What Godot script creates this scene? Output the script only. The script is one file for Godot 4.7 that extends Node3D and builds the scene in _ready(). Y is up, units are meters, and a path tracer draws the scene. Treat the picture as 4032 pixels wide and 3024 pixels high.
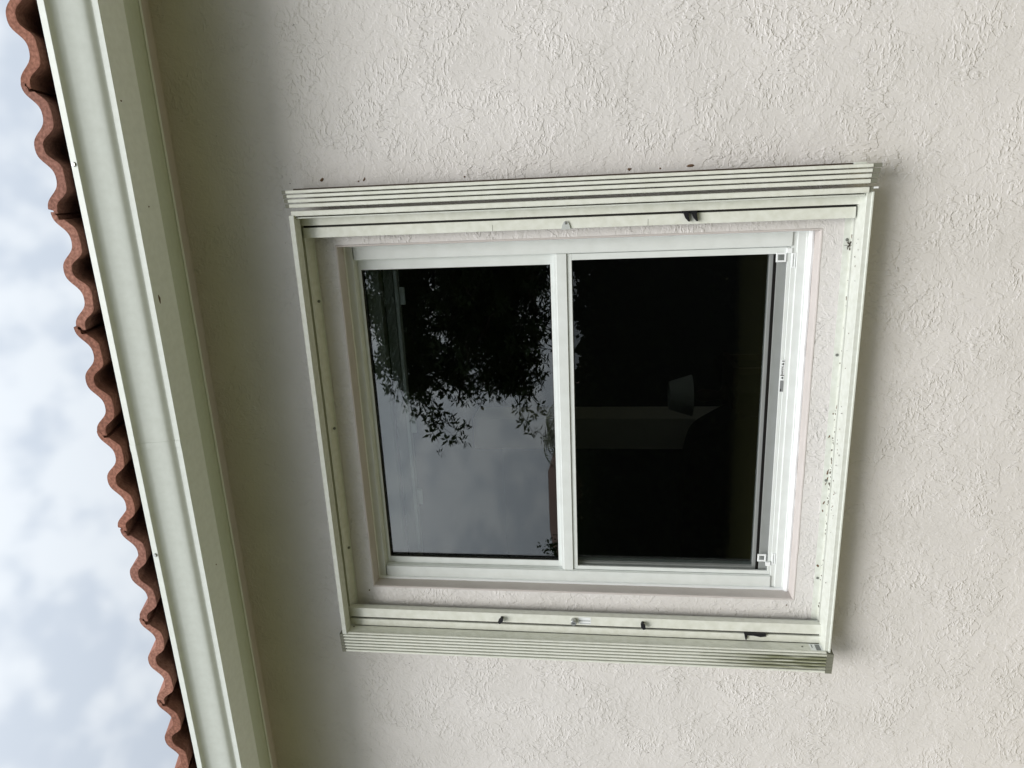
extends Node3D
# A stucco house wall with a single-hung window, accordion storm shutters folded to both sides,
# a gutter and a clay tile eave. The wall face is the plane z = 0, x runs along it, y is up.
# The eye is at height 0, the ground at GROUND.

const GROUND := -1.55
const OPEN_L := -1.3835
const OPEN_R := -0.172
const OPEN_T := 0.837
const OPEN_B := -0.612

var rng := RandomNumberGenerator.new()
var taken := {}
var M := {}


func _ready() -> void:
	rng.seed = 41
	# ---- camera: the phone was held on its side, so the picture lies turned by a quarter ----
	var cam := Camera3D.new()
	cam.name = "camera"
	cam.fov = 57.61
	cam.near = 0.05
	cam.far = 400.0
	var b := Basis(Vector3(-0.04417, -0.99111, -0.12547), Vector3(0.95986, -0.00728, -0.28037), Vector3(0.27696, -0.13282, 0.95166))
	cam.transform = Transform3D(b.orthonormalized(), Vector3(0, 0, 2.15))
	add_child(cam)
	cam.current = true
	# ---- sky, veiled sun, exposure ----
	var env := Environment.new()
	env.background_mode = Environment.BG_SKY
	env.tonemap_mode = Environment.TONE_MAPPER_LINEAR
	env.tonemap_exposure = 1.45
	env.sdfgi_enabled = true
	env.ssao_enabled = true
	env.ssil_enabled = true
	var sky := Sky.new()
	var pano := PanoramaSkyMaterial.new()
	pano.panorama = sky_picture()
	sky.sky_material = pano
	env.sky = sky
	env.background_energy_multiplier = 1.0
	var we := WorldEnvironment.new()
	we.name = "world"
	we.environment = env
	add_child(we)
	var sun := DirectionalLight3D.new()
	sun.name = "veiled_sun"
	sun.light_energy = 0.6
	sun.light_angular_distance = 34.0
	sun.light_color = Color(1.0, 0.99, 0.975)
	sun.shadow_enabled = true
	sun.rotation_degrees = Vector3(-52, 4, 0)
	add_child(sun)
	materials()
	# ---- large structure ----
	build_ground()
	build_wall()
	build_room()
	build_roof()
	build_gutter()
	build_soffit()
	# ---- objects ----
	build_window()
	build_header_track()
	build_sill_track()
	build_right_shutter()
	build_left_shutter()
	build_debris()
	# ---- what the panes mirror, and the furniture behind them ----
	build_oak()
	build_palm()
	build_neighbour()
	build_shrubs()
	build_hedge()
	build_blind()
	build_furniture()


# ------------------------------------------------------------------ naming
func numbered(called: String) -> String:
	if not taken.has(called):
		taken[called] = 0
		return called
	taken[called] += 1
	return "%s_%03d" % [called, taken[called]]


func thing(called: String, label: String, category: String, at := Vector3.ZERO, group := "") -> Node3D:
	var o := Node3D.new()
	o.name = numbered(called)
	o.position = at
	add_child(o)
	tag(o, label, category, group)
	return o


func tag(o: Node, label: String, category: String, group := "") -> void:
	o.set_meta("label", label)
	o.set_meta("category", category)
	if group:
		o.set_meta("group", group)


func obj(called: String, st: SurfaceTool, m: Material, parent: Node3D, label := "") -> MeshInstance3D:
	var o := MeshInstance3D.new()
	o.name = numbered(called) if parent == self else called
	if parent != self:
		var n := 0
		while parent.has_node(NodePath(o.name)):
			n += 1
			o.name = "%s_%03d" % [called, n]
	o.mesh = st.commit()
	o.material_override = m
	parent.add_child(o, true)
	if label:
		o.set_meta("label", label)
	return o


# ------------------------------------------------------------------ meshes
func mb() -> SurfaceTool:
	var st := SurfaceTool.new()
	st.begin(Mesh.PRIMITIVE_TRIANGLES)
	return st


func tri(st: SurfaceTool, a: Vector3, bb: Vector3, c: Vector3, out: Vector3, cols: Array = []) -> void:
	var n := (bb - a).cross(c - a)
	if n.length_squared() < 1e-16:
		return
	n = n.normalized()
	var order := [a, bb, c]
	var co := cols.duplicate()
	if n.dot(out) > 0.0:
		order = [a, c, bb]
		if co.size() == 3:
			co = [cols[0], cols[2], cols[1]]
	else:
		n = -n
	for i in 3:
		st.set_normal(n)
		if co.size() == 3:
			st.set_color(co[i])
		st.add_vertex(order[i])


func quad(st: SurfaceTool, a: Vector3, bb: Vector3, c: Vector3, d: Vector3, out: Vector3, cols: Array = []) -> void:
	if cols.size() == 4:
		tri(st, a, bb, c, out, [cols[0], cols[1], cols[2]])
		tri(st, a, c, d, out, [cols[0], cols[2], cols[3]])
	else:
		tri(st, a, bb, c, out)
		tri(st, a, c, d, out)


func rounded(pts: Array, r: float, n := 2) -> PackedVector2Array:
	var res := PackedVector2Array()
	var k := pts.size()
	for i in k:
		var p: Vector2 = pts[i]
		var a: Vector2 = pts[(i + k - 1) % k]
		var c: Vector2 = pts[(i + 1) % k]
		var rr: float = min(r, min(p.distance_to(a), p.distance_to(c)) * 0.45)
		var s := p + (a - p).normalized() * rr
		var e := p + (c - p).normalized() * rr
		for j in n + 1:
			var t := float(j) / n
			res.append(s.lerp(p, t).lerp(p.lerp(e, t), t))
	return res


# along: 0 = outline (z, y) drawn along x; 1 = outline (x, z) drawn along y; 2 = outline (x, y) drawn along z
func place(p: Vector2, a: float, along: int) -> Vector3:
	return Vector3(a, p.y, p.x) if along == 0 else Vector3(p.x, a, p.y) if along == 1 else Vector3(p.x, p.y, a)


func extrude(st: SurfaceTool, pts: PackedVector2Array, a0: float, a1: float, along: int, steps := 1, stain_x := INF) -> void:
	var area := 0.0
	var k := pts.size()
	for i in k:
		area += pts[i].cross(pts[(i + 1) % k])
	for i in k:
		var p := pts[i]
		var q := pts[(i + 1) % k]
		if p.distance_squared_to(q) < 1e-12:
			continue
		var n2 := Vector2((q - p).y, -(q - p).x) * signf(area)
		var out := place(n2, 0.0, along)
		for s in steps:
			var u := lerpf(a0, a1, float(s) / steps)
			var v := lerpf(a0, a1, float(s + 1) / steps)
			var c := [place(p, u, along), place(q, u, along), place(q, v, along), place(p, v, along)]
			if stain_x < INF:
				quad(st, c[0], c[1], c[2], c[3], out, [mildew(c[0], stain_x), mildew(c[1], stain_x), mildew(c[2], stain_x), mildew(c[3], stain_x)])
			else:
				quad(st, c[0], c[1], c[2], c[3], out)
	var idx := Geometry2D.triangulate_polygon(pts)
	for e in [a0, a1]:
		var out := place(Vector2.ZERO, -1.0 if e == min(a0, a1) else 1.0, along)
		for t in range(0, idx.size(), 3):
			var c := [place(pts[idx[t]], e, along), place(pts[idx[t + 1]], e, along), place(pts[idx[t + 2]], e, along)]
			tri(st, c[0], c[1], c[2], out, [mildew(c[0], stain_x), mildew(c[1], stain_x), mildew(c[2], stain_x)] if stain_x < INF else [])


# a box with its edges eased along its longest side
func box(st: SurfaceTool, lo: Vector3, hi: Vector3, r := 0.0008) -> void:
	var d := hi - lo
	var along := 0 if d.x >= d.y and d.x >= d.z else 1 if d.y >= d.z else 2
	var p := [Vector2(lo.z, lo.y), Vector2(hi.z, lo.y), Vector2(hi.z, hi.y), Vector2(lo.z, hi.y)]
	if along == 1:
		p = [Vector2(lo.x, lo.z), Vector2(hi.x, lo.z), Vector2(hi.x, hi.z), Vector2(lo.x, hi.z)]
	elif along == 2:
		p = [Vector2(lo.x, lo.y), Vector2(hi.x, lo.y), Vector2(hi.x, hi.y), Vector2(lo.x, hi.y)]
	extrude(st, rounded(p, r, 2) if r > 0.0 else PackedVector2Array(p), lo[along], hi[along], along)


func box_obj(called: String, lo: Vector3, hi: Vector3, m: Material, parent: Node3D, r := 0.0008) -> MeshInstance3D:
	var st := mb()
	box(st, lo, hi, r)
	return obj(called, st, m, parent)


func tube(st: SurfaceTool, path: Array, radii: Array, sides := 8) -> void:
	var rings := []
	for i in path.size():
		var p: Vector3 = path[i]
		var d: Vector3 = ((path[min(i + 1, path.size() - 1)] as Vector3) - (path[max(i - 1, 0)] as Vector3)).normalized()
		var s := d.cross(Vector3.UP if absf(d.y) < 0.9 else Vector3.RIGHT).normalized()
		var t := s.cross(d)
		var ring := []
		for k in sides:
			var a := TAU * k / sides
			ring.append(p + (s * cos(a) + t * sin(a)) * float(radii[i]))
		rings.append(ring)
	for i in path.size() - 1:
		for k in sides:
			var a: Vector3 = rings[i][k]
			quad(st, a, rings[i][(k + 1) % sides], rings[i + 1][(k + 1) % sides], rings[i + 1][k], a - path[i])
	for k in sides:
		tri(st, path[0], rings[0][k], rings[0][(k + 1) % sides], (path[0] as Vector3) - path[1])
		tri(st, path[-1], rings[-1][k], rings[-1][(k + 1) % sides], (path[-1] as Vector3) - path[-2])


# a low lump with an uneven outline lying on a surface
func lump(st: SurfaceTool, at: Vector3, n: Vector3, r: float, h: float, stretch := 1.0, turn := 0.0) -> void:
	var s := n.cross(Vector3.UP if absf(n.y) < 0.9 else Vector3.RIGHT).normalized()
	var t := s.cross(n)
	var ring := []
	var k := 9
	for i in k:
		var a := TAU * i / k
		var rr := r * rng.randf_range(0.65, 1.2)
		var q := Vector2(cos(a) * rr * stretch, sin(a) * rr / stretch).rotated(turn)
		ring.append(at + s * q.x + t * q.y)
	var top := at + n * h
	for i in k:
		var a: Vector3 = ring[i]
		var c: Vector3 = ring[(i + 1) % k]
		var am := a.lerp(top, 0.45) + n * h * 0.3
		var cm := c.lerp(top, 0.45) + n * h * 0.3
		quad(st, a, c, cm, am, (a - at) + n * r)
		tri(st, am, cm, top, n)


func disc(st: SurfaceTool, at: Vector3, n: Vector3, r: float, h: float, sides := 14) -> void:
	tube(st, [at, at + n * h * 0.6, at + n * h], [r, r, r * 0.75], sides)


# ------------------------------------------------------------------ materials
func fast(freq: float, octaves: int, s: int, kind := FastNoiseLite.TYPE_SIMPLEX_SMOOTH) -> FastNoiseLite:
	var n := FastNoiseLite.new()
	n.noise_type = kind
	n.frequency = freq
	n.fractal_octaves = octaves
	n.seed = s
	return n


func mottle(freq: float, lo: Color, hi: Color, s: int, size := 512) -> NoiseTexture2D:
	var t := NoiseTexture2D.new()
	t.width = size
	t.height = size
	t.seamless = true
	t.noise = fast(freq, 5, s)
	var g := Gradient.new()
	g.set_color(0, lo)
	g.set_color(1, hi)
	t.color_ramp = g
	return t


func mat(called: String, linear: Color, rough: float, tex: Texture2D = null, scale := 1.0) -> StandardMaterial3D:
	var m := StandardMaterial3D.new()
	m.resource_name = called
	m.albedo_color = linear.linear_to_srgb()
	m.roughness = rough
	m.metallic_specular = 0.4
	if tex:
		m.albedo_texture = tex
		m.uv1_triplanar = true
		m.uv1_world_triplanar = true
		m.uv1_scale = Vector3.ONE * scale
	M[called] = m
	return m


func materials() -> void:
	var soft := mottle(0.012, Color(0.955, 0.955, 0.95), Color(1, 1, 1), 3)
	var grime := mottle(0.02, Color(0.93, 0.93, 0.91), Color(1, 1, 1), 5)
	var clay := mottle(0.03, Color(0.64, 0.60, 0.58), Color(1, 1, 1), 9)
	var wall := mat("stucco", Color(0.715, 0.685, 0.665), 0.6, soft, 0.4)
	wall.heightmap_enabled = true
	wall.heightmap_texture = stucco_relief()
	wall.heightmap_scale = 0.245
	wall.uv1_scale = Vector3(0.47, 0.45, 0.47)
	wall.metallic_specular = 0.5
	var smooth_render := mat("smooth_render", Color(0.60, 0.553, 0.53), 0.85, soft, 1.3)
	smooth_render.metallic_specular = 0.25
	mat("frame_white", Color(0.74, 0.77, 0.75), 0.42, soft, 2.0)
	mat("bright_white", Color(0.84, 0.86, 0.86), 0.5)
	var ivory := mat("ivory", Color(0.775, 0.785, 0.72), 0.4, grime, 2.5)
	ivory.vertex_color_use_as_albedo = true
	mat("ivory_worn", Color(0.69, 0.71, 0.66), 0.45, grime, 3.5)
	mat("gutter_paint", Color(0.76, 0.80, 0.75), 0.38, soft, 5.0)
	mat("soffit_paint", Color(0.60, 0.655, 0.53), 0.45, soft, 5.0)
	mat("cap_grey", Color(0.20, 0.20, 0.16), 0.6, grime, 6.0)
	mat("black_plastic", Color(0.012, 0.012, 0.014), 0.45)
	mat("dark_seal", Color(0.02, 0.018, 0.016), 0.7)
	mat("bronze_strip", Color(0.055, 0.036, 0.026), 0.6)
	mat("clear_clip", Color(0.50, 0.52, 0.50), 0.25)
	var steel := mat("steel", Color(0.45, 0.46, 0.45), 0.35)
	steel.metallic = 0.85
	mat("zinc_dark", Color(0.16, 0.17, 0.15), 0.5)
	mat("eave_board", Color(0.115, 0.05, 0.034), 0.8, clay, 2.0)
	for i in 4:
		var t := mat("clay_%s" % ["a", "b", "c", "d"][i], [Color(0.47, 0.215, 0.148), Color(0.40, 0.180, 0.122), Color(0.50, 0.245, 0.178), Color(0.43, 0.208, 0.155)][i], 0.85, clay, 5.0)
		t.uv1_offset = Vector3(0.13 * i, 0.31 * i, 0.0)
	mat("mud", Color(0.14, 0.085, 0.05), 0.95)
	mat("dirt", Color(0.07, 0.055, 0.04), 0.95)
	mat("print_black", Color(0.03, 0.03, 0.03), 0.6)
	mat("print_grey", Color(0.22, 0.23, 0.23), 0.6)
	mat("paper", Color(0.82, 0.84, 0.84), 0.55)
	var glass := mat("pane_glass", Color(0.01, 0.013, 0.013), 0.0)
	glass.albedo_color = Color(0.86, 0.90, 0.89, 0.0)
	glass.refraction_enabled = true
	glass.refraction_scale = 0.1
	glass.metallic_specular = 0.5
	var net := mat("insect_mesh", Color(0.002, 0.002, 0.002), 0.9)
	net.albedo_color.a = 0.38
	net.transparency = BaseMaterial3D.TRANSPARENCY_ALPHA
	net.specular_mode = BaseMaterial3D.SPECULAR_DISABLED
	mat("lawn", Color(0.155, 0.15, 0.045), 0.95, mottle(0.03, Color(0.7, 0.7, 0.6), Color(1, 1, 1), 21), 0.7)
	mat("paving", Color(0.29, 0.26, 0.165), 0.9, grime, 0.8)
	mat("bark", Color(0.07, 0.055, 0.042), 0.95, clay, 3.0)
	var leaf := mat("oak_leaf", Color(0.03, 0.045, 0.018), 0.8)
	leaf.metallic_specular = 0.2
	leaf.backlight_enabled = true
	leaf.backlight = Color(0.10, 0.14, 0.05)
	var frond := mat("palm_leaf", Color(0.06, 0.08, 0.03), 0.6)
	frond.backlight_enabled = true
	frond.backlight = Color(0.10, 0.12, 0.05)
	mat("far_wall", Color(0.45, 0.40, 0.32), 0.9)
	mat("far_roof", Color(0.14, 0.075, 0.05), 0.9, clay, 1.0)
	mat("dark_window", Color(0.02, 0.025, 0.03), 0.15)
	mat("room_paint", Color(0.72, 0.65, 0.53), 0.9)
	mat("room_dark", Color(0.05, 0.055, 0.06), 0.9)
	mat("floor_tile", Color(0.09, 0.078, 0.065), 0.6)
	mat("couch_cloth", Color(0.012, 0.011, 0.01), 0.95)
	mat("shade_cloth", Color(0.5, 0.5, 0.46), 0.9)
	mat("blind_slat", Color(0.42, 0.43, 0.42), 0.6)
	mat("wood_dark", Color(0.05, 0.03, 0.02), 0.5)


func stucco_relief() -> ImageTexture:
	var n := 2048
	var patch := fast(0.0042, 2, 11)
	var patch2 := fast(0.0065, 2, 12)
	var flap := fast(0.0125, 3, 13)
	flap.domain_warp_enabled = true
	flap.domain_warp_amplitude = 26.0
	flap.domain_warp_frequency = 0.02
	flap.domain_warp_fractal_octaves = 2
	var flap2 := fast(0.021, 3, 14)
	flap2.domain_warp_enabled = true
	flap2.domain_warp_amplitude = 30.0
	flap2.domain_warp_frequency = 0.03
	var worm := fast(0.052, 2, 15)
	worm.domain_warp_enabled = true
	worm.domain_warp_amplitude = 14.0
	worm.domain_warp_frequency = 0.05
	var dab := fast(0.080, 2, 16)
	var dab2 := fast(0.076, 2, 18)
	var swell := fast(0.006, 2, 17)
	var a := patch.get_seamless_image(n, n).get_data()
	var a2 := patch2.get_seamless_image(n, n).get_data()
	var b1 := flap.get_seamless_image(n, n).get_data()
	var b2 := flap2.get_seamless_image(n, n).get_data()
	var c := worm.get_seamless_image(n, n).get_data()
	var long_x := dab.get_seamless_image(n / 2, n)
	long_x.resize(n, n, Image.INTERPOLATE_CUBIC)
	var long_y := dab2.get_seamless_image(n, n / 2)
	long_y.resize(n, n, Image.INTERPOLATE_CUBIC)
	var d := long_x.get_data()
	var d2 := long_y.get_data()
	var e := swell.get_seamless_image(n, n).get_data()
	# lookups by byte value: a flap of plaster ends in a lip (a one-sided step with a small crest)
	var step1 := PackedFloat32Array()
	var step2 := PackedFloat32Array()
	var ridge := PackedFloat32Array()
	var mask := PackedFloat32Array()
	var mask_hi := PackedFloat32Array()
	var dabs := PackedFloat32Array()
	for i in 256:
		var t := i / 255.0
		step1.append(smoothstep(0.480, 0.515, t) * 0.78 + exp(-pow((t - 0.522) / 0.024, 2.0)) * 0.26)
		step2.append(smoothstep(0.545, 0.580, t) * 0.62 + exp(-pow((t - 0.590) / 0.024, 2.0)) * 0.22)
		ridge.append(exp(-pow((t - 0.5) / 0.045, 2.0)))
		mask.append(smoothstep(0.36, 0.58, t))
		mask_hi.append(smoothstep(0.47, 0.66, t))
		dabs.append(smoothstep(0.56, 0.70, t))
	var out := PackedFloat32Array()
	out.resize(n * n)
	for i in n * n:
		var m := a[i]
		var m2 := a2[i]
		var way := mask[e[i]]
		out[i] = 0.12 * e[i] / 255.0 + step1[b1[i]] * (0.40 + 0.60 * mask[m]) * 0.46 + step2[b2[i]] * (0.25 + 0.75 * mask[255 - m2]) * 0.38 + ridge[c[i]] * (0.06 + 0.94 * mask_hi[m2]) * 0.14 + (dabs[d[i]] * way + dabs[d2[i]] * (1.0 - way)) * (0.38 + 0.62 * mask_hi[m]) * 0.42
	return ImageTexture.create_from_image(Image.create_from_data(n, n, false, Image.FORMAT_RF, out.to_byte_array()))


func sky_picture() -> ImageTexture:
	var w := 1024
	var h := 512
	var im := Image.create(w, h, false, Image.FORMAT_RGBF)
	var big := fast(0.9, 5, 71)
	var fine := fast(2.6, 5, 72)
	var sun_at := Vector3(-0.1, sin(deg_to_rad(52)), cos(deg_to_rad(52))).normalized()
	for y in h:
		var el := (0.5 - (y + 0.5) / h) * PI
		for x in w:
			var phi := (x + 0.5) / w * TAU
			var d := Vector3(sin(phi) * cos(el), sin(el), -cos(phi) * cos(el))
			var q := d / (absf(d.y) + 0.55)
			var c := big.get_noise_3dv(q * 2.6) * 0.54 + fine.get_noise_3dv(q * 5.5 + Vector3(3, 1, 7)) * 0.60
			var t := smoothstep(-0.24, 0.24, c)
			var col := Color(0.46, 0.517, 0.595).lerp(Color(0.60, 0.645, 0.695), t)
			var k := (1.0 + 2.2 * maxf(0.0, d.y)) / 2.54 + 0.75 * pow(maxf(0.0, d.dot(sun_at)), 2.0)
			# towards the veiled sun the cloud is white rather than blue
			var lum := col.r * 0.3 + col.g * 0.6 + col.b * 0.1
			col = col.lerp(Color(lum * 1.01, lum, lum * 0.99), 0.35 * smoothstep(-0.2, 0.9, d.dot(sun_at)))
			im.set_pixel(x, y, Color(col.r * k, col.g * k, col.b * k))
	return ImageTexture.create_from_image(im)


# ------------------------------------------------------------------ setting
func build_ground() -> void:
	var st := mb()
	quad(st, Vector3(-150, GROUND, -150), Vector3(150, GROUND, -150), Vector3(150, GROUND, 150), Vector3(-150, GROUND, 150), Vector3.UP)
	obj("ground", st, M.lawn, self).set_meta("kind", "structure")
	st = mb()
	box(st, Vector3(-6, GROUND - 0.02, 0.004), Vector3(5, GROUND + 0.03, 1.6), 0.006)
	obj("path", st, M.paving, self).set_meta("kind", "structure")


func build_wall() -> void:
	var w := thing("house_wall", "pinkish white textured stucco wall around the window under the tiled eave", "wall", Vector3(0, GROUND, 0))
	var dy := Vector3(0, -GROUND, 0)
	var st := mb()
	var xs := [-4.6, OPEN_L - 0.007, OPEN_R + 0.007, 3.0]
	var ys := [GROUND, OPEN_B - 0.007, OPEN_T + 0.007, 1.36]
	for i in 3:
		for j in 3:
			if i == 1 and j == 1:
				continue
			for z in [0.0, -0.2]:
				quad(st, Vector3(xs[i], ys[j], z) + dy, Vector3(xs[i + 1], ys[j], z) + dy, Vector3(xs[i + 1], ys[j + 1], z) + dy, Vector3(xs[i], ys[j + 1], z) + dy, Vector3(0, 0, 1 if z == 0.0 else -1))
	for x in [-4.6, 3.0]:
		quad(st, Vector3(x, ys[0], 0) + dy, Vector3(x, ys[0], -0.2) + dy, Vector3(x, ys[3], -0.2) + dy, Vector3(x, ys[3], 0) + dy, Vector3(signf(x), 0, 0))
	quad(st, Vector3(-4.6, ys[3], 0) + dy, Vector3(3, ys[3], 0) + dy, Vector3(3, ys[3], -0.2) + dy, Vector3(-4.6, ys[3], -0.2) + dy, Vector3.UP)
	obj("stucco_face", st, M.stucco, w)
	# the smooth band of render that turns into the opening: (how far outside the opening, z)
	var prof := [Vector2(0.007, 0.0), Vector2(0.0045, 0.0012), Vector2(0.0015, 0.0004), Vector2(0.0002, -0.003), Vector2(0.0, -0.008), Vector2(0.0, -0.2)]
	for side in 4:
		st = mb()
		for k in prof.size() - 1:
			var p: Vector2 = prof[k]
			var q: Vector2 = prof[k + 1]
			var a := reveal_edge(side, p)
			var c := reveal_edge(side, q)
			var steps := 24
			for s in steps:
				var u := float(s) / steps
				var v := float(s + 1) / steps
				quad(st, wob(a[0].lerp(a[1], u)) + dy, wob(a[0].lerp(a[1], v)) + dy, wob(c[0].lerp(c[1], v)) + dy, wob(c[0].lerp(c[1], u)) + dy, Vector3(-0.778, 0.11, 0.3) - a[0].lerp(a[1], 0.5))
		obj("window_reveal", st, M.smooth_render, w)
	# old mud dauber crumbs and dirt beside the right-hand shutter and on the head of the opening
	for s in [[0.024, -0.247, 0.008, 1.5, 1.45], [0.022, -0.073, 0.005, 1.3, 1.3], [0.020, -0.161, 0.003, 1.0, 0.0], [0.034, 0.861, 0.006, 1.4, 0.9], [0.028, 0.727, 0.005, 1.5, 0.5], [0.024, 0.745, 0.003, 1.0, 0.0], [0.023, 0.415, 0.003, 1.0, 0.0], [-1.405, 0.86, 0.003, 1.0, 0.0], [-1.41, -0.60, 0.0025, 1.0, 0.0]]:
		st = mb()
		lump(st, Vector3(s[0], s[1], 0.0005) + dy, Vector3(0, 0, 1), s[2], s[2] * 0.35, s[3], s[4])
		obj("mud_crumb", st, M.mud, w)
	specks(w, dy)


func specks(w: Node3D, dy: Vector3) -> void:
	var st := mb()
	for i in 46:
		var p := Vector3(rng.randf_range(-2.3, 0.6), rng.randf_range(-1.3, 1.32), 0.0004)
		if p.x > OPEN_L - 0.22 and p.x < OPEN_R + 0.18 and p.y > OPEN_B - 0.11 and p.y < OPEN_T + 0.10:
			continue
		lump(st, p + dy, Vector3(0, 0, 1), rng.randf_range(0.0008, 0.0022), 0.0008, rng.randf_range(1.0, 2.2), rng.randf() * 3.0)
	obj("dirt_specks", st, M.dirt, w).set_meta("kind", "stuff")


func reveal_edge(side: int, p: Vector2) -> Array:
	var l := OPEN_L - p.x
	var r := OPEN_R + p.x
	var t := OPEN_T + p.x
	var bt := OPEN_B - p.x + 0.012 * clampf(-p.y / 0.055, 0.0, 1.0) - 0.006
	match side:
		0: return [Vector3(l, bt, p.y), Vector3(l, t, p.y)]
		1: return [Vector3(r, bt, p.y), Vector3(r, t, p.y)]
		2: return [Vector3(l, t, p.y), Vector3(r, t, p.y)]
	return [Vector3(l, bt, p.y), Vector3(r, bt, p.y)]


var wobble := fast(9.0, 2, 33)


func wob(p: Vector3) -> Vector3:
	var k := 0.0011 * clampf(1.0 + p.z / 0.05, 0.0, 1.0)
	return p + Vector3(wobble.get_noise_2d(p.y, p.z + 3.0), wobble.get_noise_2d(p.x, p.z), wobble.get_noise_2d(p.x, p.y) * 0.5) * k


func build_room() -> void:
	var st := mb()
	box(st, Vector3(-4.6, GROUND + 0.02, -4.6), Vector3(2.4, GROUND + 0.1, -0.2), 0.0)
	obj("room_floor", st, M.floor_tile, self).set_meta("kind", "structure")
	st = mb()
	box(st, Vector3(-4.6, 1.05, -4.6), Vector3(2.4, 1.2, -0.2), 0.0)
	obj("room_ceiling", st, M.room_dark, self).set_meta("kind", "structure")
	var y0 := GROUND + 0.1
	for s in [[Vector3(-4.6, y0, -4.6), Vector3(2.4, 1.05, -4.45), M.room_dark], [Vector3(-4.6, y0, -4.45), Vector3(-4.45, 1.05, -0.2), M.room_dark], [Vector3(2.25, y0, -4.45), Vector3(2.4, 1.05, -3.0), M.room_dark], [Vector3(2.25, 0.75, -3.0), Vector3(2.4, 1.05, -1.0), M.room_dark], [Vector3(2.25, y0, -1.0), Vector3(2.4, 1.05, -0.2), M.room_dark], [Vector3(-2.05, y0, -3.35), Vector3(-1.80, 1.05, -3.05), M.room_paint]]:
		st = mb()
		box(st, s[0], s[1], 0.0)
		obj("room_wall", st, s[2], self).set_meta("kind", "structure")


# ------------------------------------------------------------------ eave
const WAVE := 0.1658
const TILE_Z := 0.2975
const SLOPE := 0.35


func wave(u: float) -> float:
	return 1.5343 + 0.0242 * cos(TAU * u / WAVE) - 0.0017 * cos(3.0 * TAU * u / WAVE)


func build_roof() -> void:
	var r := thing("tiled_roof", "terracotta tile roof edge with wavy tiles above the gutter", "roof", Vector3(0, 1.284, 0))
	var up := -1.284
	var th := 0.0275
	var deck := mb()
	extrude(deck, PackedVector2Array([Vector2(0.255, 1.470 + up), Vector2(0.255, 1.432 + up), Vector2(-4.7, 1.432 + 4.955 * SLOPE + up), Vector2(-4.7, 1.470 + 4.955 * SLOPE + up)]), -4.8, 3.1, 0)
	obj("roof_deck", deck, M.eave_board, r)
	var board := mb()
	box(board, Vector3(-4.8, 1.284 + up, 0.219), Vector3(3.1, 1.486 + up, 0.2465), 0.002)
	obj("eave_board", board, M.eave_board, r)
	var clay := [M.clay_a, M.clay_b, M.clay_c, M.clay_d]
	for i in range(-3, 13):
		var right := 0.3120 - 0.3317 * i + rng.randf_range(-0.004, 0.004)
		var rise := rng.randf_range(-0.003, 0.003)
		var tilt := rng.randf_range(-0.006, 0.006)
		var pts := PackedVector2Array()
		var n := 44
		var lap := 0.022
		var full := 0.3289
		# outer face from the left end to the right end, lap step, inner face back
		for k in n + 1:
			var u := full * k / n
			pts.append(Vector2(-full + u, wave(u - full) + rise + tilt * (u - 0.17)))
		pts.append(Vector2(0.0, wave(0) - th * 0.46 + rise))
		pts.append(Vector2(-0.006, wave(0) - th * 0.40 + rise))
		pts.append(Vector2(-0.010, wave(0) - th * 0.62 + rise))
		pts.append(Vector2(-lap, wave(-lap) - th * 0.55 + rise))
		for k in range(0, n - 1):
			var u := lerpf(full - lap, -lap * 0.55, float(k) / (n - 2))
			var fat := th * (1.0 + 0.04 * sin(u * 61.0 + i))
			var grade := (wave(u - full + 0.001) - wave(u - full - 0.001)) / 0.002
			pts.append(Vector2(-full + u, wave(u - full) - fat * sqrt(1.0 + 0.8 * grade * grade) + rise + tilt * (u - 0.17)))
		pts.append(Vector2(-full - lap * 0.55, wave(lap * 0.55) - th * 0.60 + rise))
		pts.append(Vector2(-full - 0.004, wave(0) - th * 0.52 + rise))
		var st := mb()
		var idx := Geometry2D.triangulate_polygon(pts)
		var zf := TILE_Z + rng.randf_range(-0.004, 0.004)
		var len := 0.42
		var area := 0.0
		for k in pts.size():
			area += pts[k].cross(pts[(k + 1) % pts.size()])
		for k in pts.size():
			var p := pts[k]
			var q := pts[(k + 1) % pts.size()]
			var n2 := Vector2((q - p).y, -(q - p).x) * signf(area)
			# eased rim, then the body up the slope
			var c := (p + q) * 0.5
			var ins := n2.normalized() * -0.0022
			var a0 := Vector3(right + p.x + ins.x, p.y + ins.y + up, zf + p.y * 0.0)
			var b0 := Vector3(right + q.x + ins.x, q.y + ins.y + up, zf)
			var a1 := Vector3(right + p.x, p.y + up + 0.001, zf - 0.003)
			var b1 := Vector3(right + q.x, q.y + up + 0.001, zf - 0.003)
			quad(st, a0, b0, b1, a1, Vector3(n2.x, n2.y, n2.length()))
			quad(st, a1, b1, b1 + Vector3(0, len * SLOPE, -len), a1 + Vector3(0, len * SLOPE, -len), Vector3(n2.x, n2.y, 0))
			if c == Vector2.ZERO:
				pass
		for t in range(0, idx.size(), 3):
			var f := []
			for j in 3:
				var p := pts[idx[t + j]]
				f.append(Vector3(right + p.x, p.y + up, zf - 0.0002))
			tri(st, f[0], f[1], f[2], Vector3(0, 0, 1))
		obj("roof_tile", st, clay[posmod(i * 7 + 3, 4)], r)


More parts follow.
